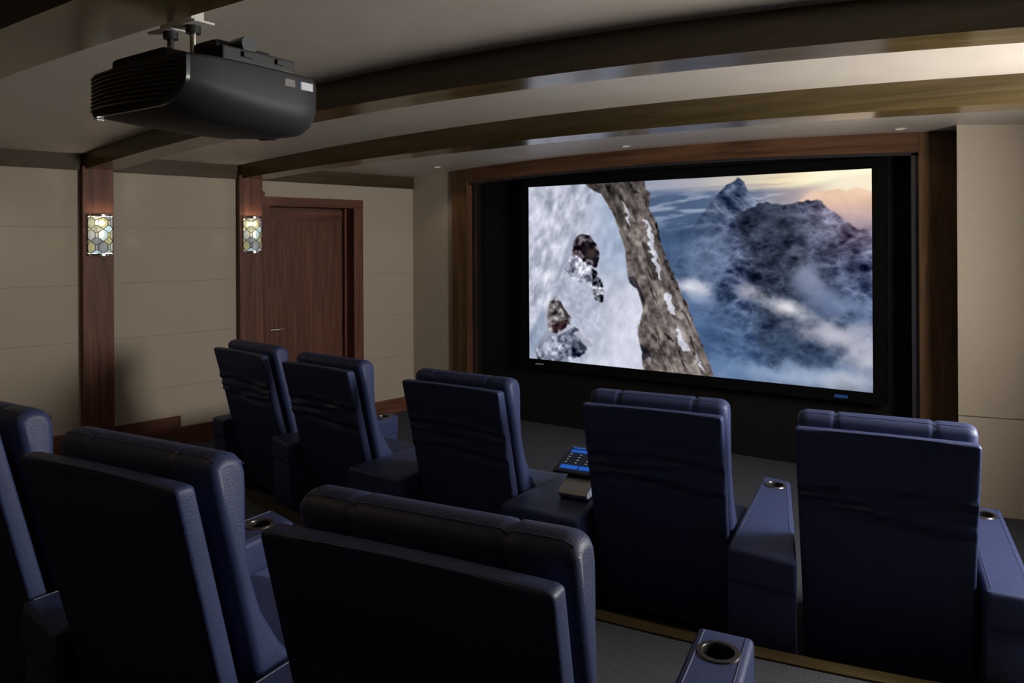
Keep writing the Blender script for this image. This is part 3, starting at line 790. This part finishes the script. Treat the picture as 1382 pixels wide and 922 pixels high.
def make_seat(name, seed, creased, label, group):
    t = empty(name, (0, 0, 0), 0, label, 'recliner', group)
    link('back_shell', back_shell_mesh(seed, creased), 'leather_back', t, 60)
    bm = bmesh.new(); loft(bm, cushion_rings(seed)); cu = to_obj('back_cushion', bm, 'leather', t, 70)
    bm = bmesh.new(); tube(bm, piping_path(2), .0018, 6); tube(bm, piping_path(6), .0018, 6); to_obj('piping', bm, 'stitch', cu, 60)
    bm = bmesh.new()
    hx = .2895
    tube(bm, [(-hx, REC*.006+.0065, ZT-.0065), (-.15, .0095, ZT-.001), (0, .0125, ZT-.0005), (.15, .0095, ZT-.001), (hx, REC*.006+.0065, ZT-.0065)], .0016, 6)
    to_obj('piping', bm, 'stitch', t, 60)
    bm = bmesh.new()
    pr = [(.04, .93), (.11, .93), (.30, .30), (.20, .30)]
    loft(bm, [[(x, y, z) for y, z in pr] for x in (-.24, .24)]); to_obj('back_frame', bm, 'black', t)
    bm = bmesh.new(); box(bm, -.288, .288, .33, .77, .27, .425, .05, 4); se = to_obj('seat', bm, 'leather', t, 60)
    bm = bmesh.new(); tube(bm, [(-.245, .766, .385), (.245, .766, .385)], .002, 6); to_obj('piping', bm, 'stitch', se, 60)
    bm = bmesh.new(); box(bm, -.27, .27, .27, .74, .03, .28, .01, 2); to_obj('base', bm, 'leather_back', t, 40)
    bm = bmesh.new(); box(bm, -.28, .28, .755, .80, .06, .34, .02, 3); to_obj('footrest', bm, 'leather', t, 60)
    return t

def place(o, cx, cy, rot, z):
    o.location = (cx, cy, z); o.rotation_euler = (0, 0, radians(rot))
FRONT = [(-4.21, 2.945, -6.0), (-3.327, 2.825, -3.0), (-2.316, 2.800, 1.5), (-1.281, 2.853, 8.0), (-.41, 2.930, 8.0)]
FLAB = ['front-row navy leather recliner at the end of its row nearest the wooden door',
        'front-row navy leather recliner, second from the wooden door end of its row',
        'navy leather recliner in the middle of the front row of five',
        'front-row navy leather recliner beside the console carrying the touch panel',
        'front-row navy leather recliner at the end of its row farthest from the door']
FG, BG = 'front row recliners', 'rear row recliners'
for i, (x, y, r) in enumerate(FRONT):
    s = make_seat('theater_recliner', 10+i, True, FLAB[i], FG); place(s, x, y, r, 0.0)
REAR = [(-2.72, .845, 4.0), (-1.816, .872, 6.6), (-.884, .913, 8.5)]
RLAB = ['rear-row navy leather recliner, third from the end console with the open cup holder',
        'rear-row navy leather recliner, middle one of the three in view',
        'rear-row navy leather recliner beside the end console with the open cup holder']
rear0 = make_seat('theater_recliner', 40, False, RLAB[0], BG); place(rear0, *REAR[0], .168)
for i in (1, 2):
    x, y, r = REAR[i]; dup(rear0, (x, y, .168), radians(r), RLAB[i])

# ------------------------------------------------------------------ arm consoles
def console(p_rl, p_rr, p_fr, p_fl, z0, cup, label, group, zt=.505):
    """plan corners rear-left, rear-right, front-right, front-left (world)"""
    c = Vector((sum(p[0] for p in (p_rl, p_rr, p_fr, p_fl))/4, sum(p[1] for p in (p_rl, p_rr, p_fr, p_fl))/4, 0))
    t = empty('armrest_console', (c.x, c.y, z0), 0, label, 'armrest', group)
    poly = [(p[0]-c.x, p[1]-c.y) for p in (p_rl, p_rr, p_fr, p_fl)]
    sh = lambda k_: [(x*k_, y*k_) for x, y in poly]
    bm = bmesh.new(); prism(bm, sh(.975), .01, .39, .008); to_obj('body', bm, 'leather_back', t, 40)
    bm = bmesh.new(); prism(bm, poly, .375, zt, .022, 4); pad = to_obj('top_pad', bm, 'leather', t)
    fx, fy = (poly[2][0]+poly[3][0])/2, (poly[2][1]+poly[3][1])/2
    rx, ry = (poly[0][0]+poly[1][0])/2, (poly[0][1]+poly[1][1])/2
    d = Vector((rx-fx, ry-fy)).normalized()
    ccx, ccy = fx+d.x*.115, fy+d.y*.115
    if cup:
        cb = bmesh.new(); lathe(cb, [(.040, .41), (.040, .6)], 32, (ccx, ccy, 0), True, True)
        cut(pad, cb)
        h = empty('cup_holder', (0, 0, 0)); h.parent = t
        bpy.data.objects.remove(h)
        bm = bmesh.new(); lathe(bm, [(.0385, zt-.02), (.0385, zt+.001), (.041, zt+.0045), (.053, zt+.004), (.056, zt-.001)], 36, (ccx, ccy, 0)); rg = to_obj('cup_ring', bm, 'ring', t, 40, label='dark metal cup holder ring')
        bm = bmesh.new(); lathe(bm, [(.0385, zt), (.038, .43), (.0005, .425)], 32, (ccx, ccy, 0)); to_obj('cup_well', bm, 'cup', rg, 40)
    for p_ in pad.data.polygons: p_.use_smooth = True
    pad.data.set_sharp_from_angle(angle=radians(35))
    # stitched piping along both long edges and round the skirt
    bm = bmesh.new()
    for (a, b) in ((poly[0], poly[3]), (poly[1], poly[2])):
        m0 = ((poly[0][0]+poly[1][0])/2, (poly[0][1]+poly[1][1])/2); m1 = (fx, fy)
        ins = .020
        for f in (ins,):
            va = Vector(m0)-Vector(a); va.normalize(); vb = Vector(m1)-Vector(b); vb.normalize()
            A = Vector(a)+va*f-d*.03; B = Vector(b)+vb*f+d*.02
            tube(bm, [(A.x, A.y, zt), ((A.x+B.x)/2, (A.y+B.y)/2, zt), (B.x, B.y, zt)], .002, 6)
    to_obj('piping', bm, 'stitch', pad, 60)
    return t
def corners(x0, y0, r0, lx, x1, y1, r1, rx, yr0, yr1):
    """between seat a (its right side lx) and seat b (its left side rx)"""
    def W(cx, cy, r, lx_, ly_):
        r = radians(r); return (cx+lx_*cos(r)-ly_*sin(r), cy+lx_*sin(r)+ly_*cos(r))
    return W(x0, y0, r0, lx, yr0), W(x1, y1, r1, rx, yr0), W(x1, y1, r1, rx, yr1), W(x0, y0, r0, lx, yr1)
def W(seat, lx, ly):
    cx, cy, r = seat; r = radians(r); return (cx+lx*cos(r)-ly*sin(r), cy+lx*sin(r)+ly*cos(r))
G1, G2 = 'front row arm consoles', 'rear row arm consoles'
F = FRONT
console(W(F[0], -.47, .08), W(F[0], -.312, .08), W(F[0], -.312, 1.0), W(F[0], -.47, 1.0), 0, True, 'narrow navy arm console between the aisle and the recliner nearest the door', G1)
console(W(F[0], .312, .06), W(F[1], -.312, .06), W(F[1], -.325, .98), W(F[0], .40, .98), 0, True, 'navy arm console between the two front-row recliners nearest the door', G1)
console(W(F[1], .312, -.01), W(F[2], -.312, -.01), W(F[2], -.33, .98), W(F[1], .34, .98), 0, True, 'wide navy wedge console with nothing on it, beside the middle front-row recliner', G1)
wedge34 = console(W(F[2], .312, -.01), W(F[3], -.312, -.01), W(F[3], -.33, .98), W(F[2], .345, .98), 0, True, 'wide navy wedge console carrying the touch panel', G1)
console(W(F[3], .312, .0), W(F[4], -.292, .0), W(F[4], -.42, 1.0), W(F[3], .315, 1.0), 0, True, 'navy arm console between the two front-row recliners farthest from the door', G1)
console(W(F[4], .312, .06), W(F[4], .47, .06), W(F[4], .47, 1.0), W(F[4], .312, 1.0), 0, True, 'navy arm console at the row end facing the splayed beige wall', G1)
R = REAR
console(W(R[0], .312, .10), W(R[1], -.312, .10), W(R[1], -.33, 1.0), W(R[0], .35, 1.0), .168, True, 'navy arm console left of the middle rear-row recliner', G2)
console(W(R[1], .312, .06), W(R[2], -.312, .06), W(R[2], -.33, .98), W(R[1], .345, .98), .168, True, 'navy arm console right of the middle rear-row recliner', G2)
console(W(R[2], .308, .06), W(R[2], .466, .06), W(R[2], .452, 1.0), W(R[2], .304, 1.0), .168, True, 'navy end console with an open cup holder in the rear row', G2)

# ------------------------------------------------------------------ touch panel on the wedge console
tp = empty('touch_panel', (-1.75, 3.12, .507), radians(8), 'black touch panel with blue buttons on a curved aluminium stand', 'touch panel')
# stand: a bent aluminium plate
prof = [(-.085, .002), (.06, .002), (.078, .006), (.088, .017), (.086, .03), (.074, .037)]
th_ = .006
bm = bmesh.new()
path = [(-.10, .003), (.06, .003), (.085, .005), (.100, .014), (.103, .026), (.094, .038), (.075, .044), (.02, .062), (-.10, .110)]
path = [(-y_, z_) for y_, z_ in path]
def ribbon(bm, path, x0, x1, th):
    n = len(path); L, Rr = [], []
    for i in range(n):
        a = Vector(path[max(i-1, 0)]); b = Vector(path[min(i+1, n-1)]); t_ = (b-a).normalized(); nn = Vector((-t_.y, t_.x))
        L.append(Vector(path[i])+nn*th/2); Rr.append(Vector(path[i])-nn*th/2)
    prof_ = L+Rr[::-1]
    loft(bm, [[(x, p.x, p.y) for p in prof_] for x in (x0, x1)])
ribbon(bm, path, -.075, .065, .007); to_obj('stand', bm, 'alu', tp, 30, label='bent brushed aluminium stand')
pan = empty('panel_pivot', (0, 0, 0)); bpy.data.objects.remove(pan)
def tilt(bm, ang, loc):
    R_ = Matrix.Translation(loc) @ Matrix.Rotation(ang, 4, 'X'); bmesh.ops.transform(bm, matrix=R_, verts=bm.verts[:])
PA, PLc = radians(14), Vector((.018, .115, .120))
bm = bmesh.new(); box(bm, -.165, .165, -.125, .125, -.006, .006, .004); tilt(bm, PA, PLc); pb = to_obj('panel_body', bm, 'plastic', tp, 40)
M['ui_blue'] = plain('screen_blue', (0.0, .02, .06), .3, emit=(.01, .14, .75), estr=.55)
M['ui_dark'] = plain('screen_dark', (.003, .004, .006), .15, emit=(.004, .012, .03), estr=.3)
M['ui_white'] = plain('screen_icon', (.1, .1, .1), .3, emit=(.6, .75, .9), estr=.22)
M['ui_amber'] = plain('screen_icon_amber', (.1, .1, .1), .3, emit=(.8, .55, .2), estr=.25)
bm = bmesh.new(); box(bm, -.155, .155, -.115, .115, .006, .0066); tilt(bm, PA, PLc); to_obj('display', bm, 'ui_dark', tp)
for (y0, y1, n_) in ((-.095, -.062, 3), (.06, .085, 2), (.098, .108, 4)):
    for k_ in range(n_):
        bm = bmesh.new(); w_ = .29/n_; x0 = -.145+w_*k_
        box(bm, x0+.003, x0+w_-.003, y0, y1, .0066, .0072); tilt(bm, PA, PLc); to_obj('button', bm, 'ui_blue', tp)
for r_i in range(4):
    for k_ in range(6):
        bm = bmesh.new(); x0 = -.135+.052*k_; y0 = -.04+.026*r_i
        box(bm, x0, x0+.010, y0, y0+.006, .0066, .0072); tilt(bm, PA, PLc); to_obj('icon', bm, 'ui_amber' if (r_i+k_) % 4 == 1 else 'ui_white', tp)

# ------------------------------------------------------------------ ceiling projector
PX, PY, PZ = -2.29, 1.50, 2.09
pj = empty('ceiling_projector', (PX, PY, PZ), 0, 'large charcoal projector with louvred end hung below the ceiling beam', 'projector')
def pj_section(y, xl, xr, zt, zb, rx, rz, lz, n=16):
    """closed outline: top left, top right, right side, big lower-right curve, bottom rising to the left"""
    pts = []
    for i in range(5):
        a = pi/2*i/4; pts.append((xr-.012+.012*sin(a), y, zt-.012+.012*cos(a)))
    for i in range(n+1):
        a = pi/2*i/n; pts.append((xr-rx+rx*cos(a), y, zb+rz-rz*sin(a)))
    for i in range(1, 9):
        f = i/8.0; pts.append((xr-rx+(xl+.02-(xr-rx))*f, y, zb+(lz-zb)*f*f))
    for i in range(1, 5):
        a = pi/2*i/4; pts.append((xl+.02-.02*sin(a), y, lz+.02-.02*cos(a)))
    for i in range(5):
        a = pi/2*i/4; pts.append((xl+.02-.02*cos(a), y, zt-.02+.02*sin(a)))
    pts.append(((xl+xr)/2, y, zt+.012))
    return [(p[0]-PX, p[1]-PY, p[2]-PZ) for p in pts]
SEC = [(1.262, -2.565, -2.020, 2.283, 2.143, .150, .075, 2.145), (1.30, -2.575, -2.010, 2.287, 2.128, .150, .085, 2.140), (1.36, -2.578, -2.004, 2.289, 2.112, .140, .095, 2.136),
       (1.45, -2.578, -2.000, 2.289, 2.098, .125, .10, 2.130), (1.56, -2.575, -1.998, 2.288, 2.090, .11, .10, 2.126), (1.66, -2.560, -1.999, 2.286, 2.088, .10, .10, 2.122),
       (1.715, -2.53, -2.004, 2.283, 2.092, .10, .10, 2.124), (1.738, -2.48, -2.02, 2.274, 2.105, .09, .09, 2.13)]
bm = bmesh.new(); loft(bm, [pj_section(*s_) for s_ in SEC]); body = to_obj('body', bm, 'projector', pj, 38)
# rim round the rear louvres and the dark cavity inside it
rim = pj_section(1.250, -2.568, -2.016, 2.285, 2.140, .152, .078, 2.143)
bm = bmesh.new(); loft(bm, [rim, pj_section(1.262, -2.568, -2.016, 2.285, 2.140, .152, .078, 2.143)], True); to_obj('rear_rim', bm, 'plastic', pj, 40)
cav = pj_section(1.2488, -2.556, -2.036, 2.276, 2.152, .140, .07, 2.158)
bm = bmesh.new(); loft(bm, [cav, pj_section(1.2498, -2.556, -2.036, 2.276, 2.152, .140, .07, 2.158)], True); to_obj('vent_cavity', bm, 'plastic_mat', pj, 40)
def right_limit(z):
    # right edge of the vent at height z
    if z > 2.225: return -2.038
    f = (2.225-z)/.07; f = min(1, max(0, f)); return -2.038-.14*(1-math.sqrt(max(0, 1-f*f)))
for k_ in range(9):
    z = 2.159+.0132*k_
    xr = right_limit(z)-.004; xl = -2.574
    rings = []
    for i in range(25):
        f = i/24.0; X = xl+(xr-xl)*f
        bul = .055*(1-f)**.6*f**.35*1.4 if f > 0 else 0
        Y = 1.247-.050*sin(pi*min(1, f*1.0))**.8*(1-.35*f)
        if f < .12: Y = 1.262-.03*math.sqrt(f/.12)*1.2
        rings.append([(X-PX, Y-PY+a, z-PZ+b) for a, b in ((-.004, 0), (.012, .0038), (.016, .0012), (-.002, -.0022))])
    bm = bmesh.new(); loft(bm, rings); to_obj('louvre', bm, 'louvre', pj, 50)
# raised roof pan, foot, lens, badges
bm = bmesh.new(); box(bm, -.262, .06, -.20, .16, .185, .258, .03, 4); to_obj('top_pan', bm, 'plastic_mat', pj, 40)
bm = bmesh.new(); box(bm, -.28, -.262, -.245, -.215, .045, .07, .003); to_obj('foot', bm, 'chrome', pj)
bm = bmesh.new(); lathe(bm, [(.0005, .0), (.055, .006), (.062, .02), (.085, .022), (.09, -.02)], 36)
bmesh.ops.transform(bm, matrix=Matrix.Translation((0, .245, .095)) @ Matrix.Rotation(-pi/2, 4, 'X'), verts=bm.verts[:]); to_obj('lens', bm, 'lens', pj, 40)
def side_tag(name, y0, y1, z0, z1, mat, **t):
    bm = bmesh.new(); box(bm, 2.29-1.9995, 2.29-1.9975, y0-PY, y1-PY, z0-PZ, z1-PZ); to_obj(name, bm, mat, pj, **t)
side_tag('label_plate', 1.655, 1.705, 2.236, 2.262, 'label', label='small white printed label')
side_tag('label_stripe', 1.651, 1.656, 2.236, 2.262, 'blue')
side_tag('label_faint', 1.590, 1.630, 2.238, 2.262, 'ring')
# mount: two white plates, posts and a black bracket
def pbox(name, x0, x1, y0, y1, z0, z1, mat, bev=.002):
    bm = bmesh.new(); box(bm, x0-PX, x1-PX, y0-PY, y1-PY, z0-PZ, z1-PZ, bev); return to_obj(name, bm, mat, pj)
pbox('mount_plate', -2.67, -2.53, 1.50, 1.60, 2.497, 2.505, 'white_metal')
pbox('mount_plate', -2.515, -2.37, 1.50, 1.58, 2.497, 2.505, 'white_metal')
pbox('mount_block', -2.62, -2.42, 1.52, 1.57, 2.505, zceil(-2.5, 1.55)+.01, 'white_metal')
for (x, y) in ((-2.575, 1.535), (-2.44, 1.54)):
    bm = bmesh.new(); lathe(bm, [(.012, 2.31-PZ), (.012, 2.497-PZ)], 14, (x-PX, y-PY, 0), True, True); to_obj('mount_post', bm, 'plastic_mat' if x < -2.5 else 'chrome', pj, 40)
    bm = bmesh.new(); lathe(bm, [(.026, 2.47-PZ), (.026, 2.497-PZ)], 14, (x-PX, y-PY, 0), True, True); to_obj('mount_collar', bm, 'plastic_mat', pj, 40)
pbox('mount_bracket', -2.60, -2.05, 1.47, 1.51, 2.318, 2.335, 'plastic_mat')
pbox('mount_bracket', -2.60, -2.05, 1.60, 1.63, 2.318, 2.335, 'plastic_mat')
pbox('mount_arm', -2.20, -2.06, 1.40, 1.68, 2.30, 2.345, 'plastic_mat', .006)
pbox('mount_arm', -2.34, -2.20, 1.47, 1.56, 2.335, 2.405, 'plastic_mat', .02)
pbox('mount_arm', -2.30, -2.16, 1.56, 1.66, 2.33, 2.385, 'plastic_mat', .014)
bm = bmesh.new(); lathe(bm, [(.03, 0), (.03, .07)], 18, (0, 0, 0), True, True)
bmesh.ops.transform(bm, matrix=Matrix.Translation((-2.20-PX, 1.55-PY, 2.385-PZ)) @ Matrix.Rotation(pi/2, 4, 'Y'), verts=bm.verts[:]); to_obj('tilt_knob', bm, 'plastic', pj, 40)
bm = bmesh.new()
for q_ in range(3):
    tube(bm, [(-2.575-PX, 1.53-PY, 2.45-PZ-.02*q_), (-2.5-PX, 1.48-PY, 2.38-PZ), (-2.42-PX+.01*q_, 1.47-PY, 2.34-PZ), (-2.34-PX, 1.46-PY+.02*q_, 2.33-PZ), (-2.25-PX, 1.50-PY, 2.325-PZ)], .004, 6)
to_obj('cable', bm, 'plastic_mat', pj, 60)
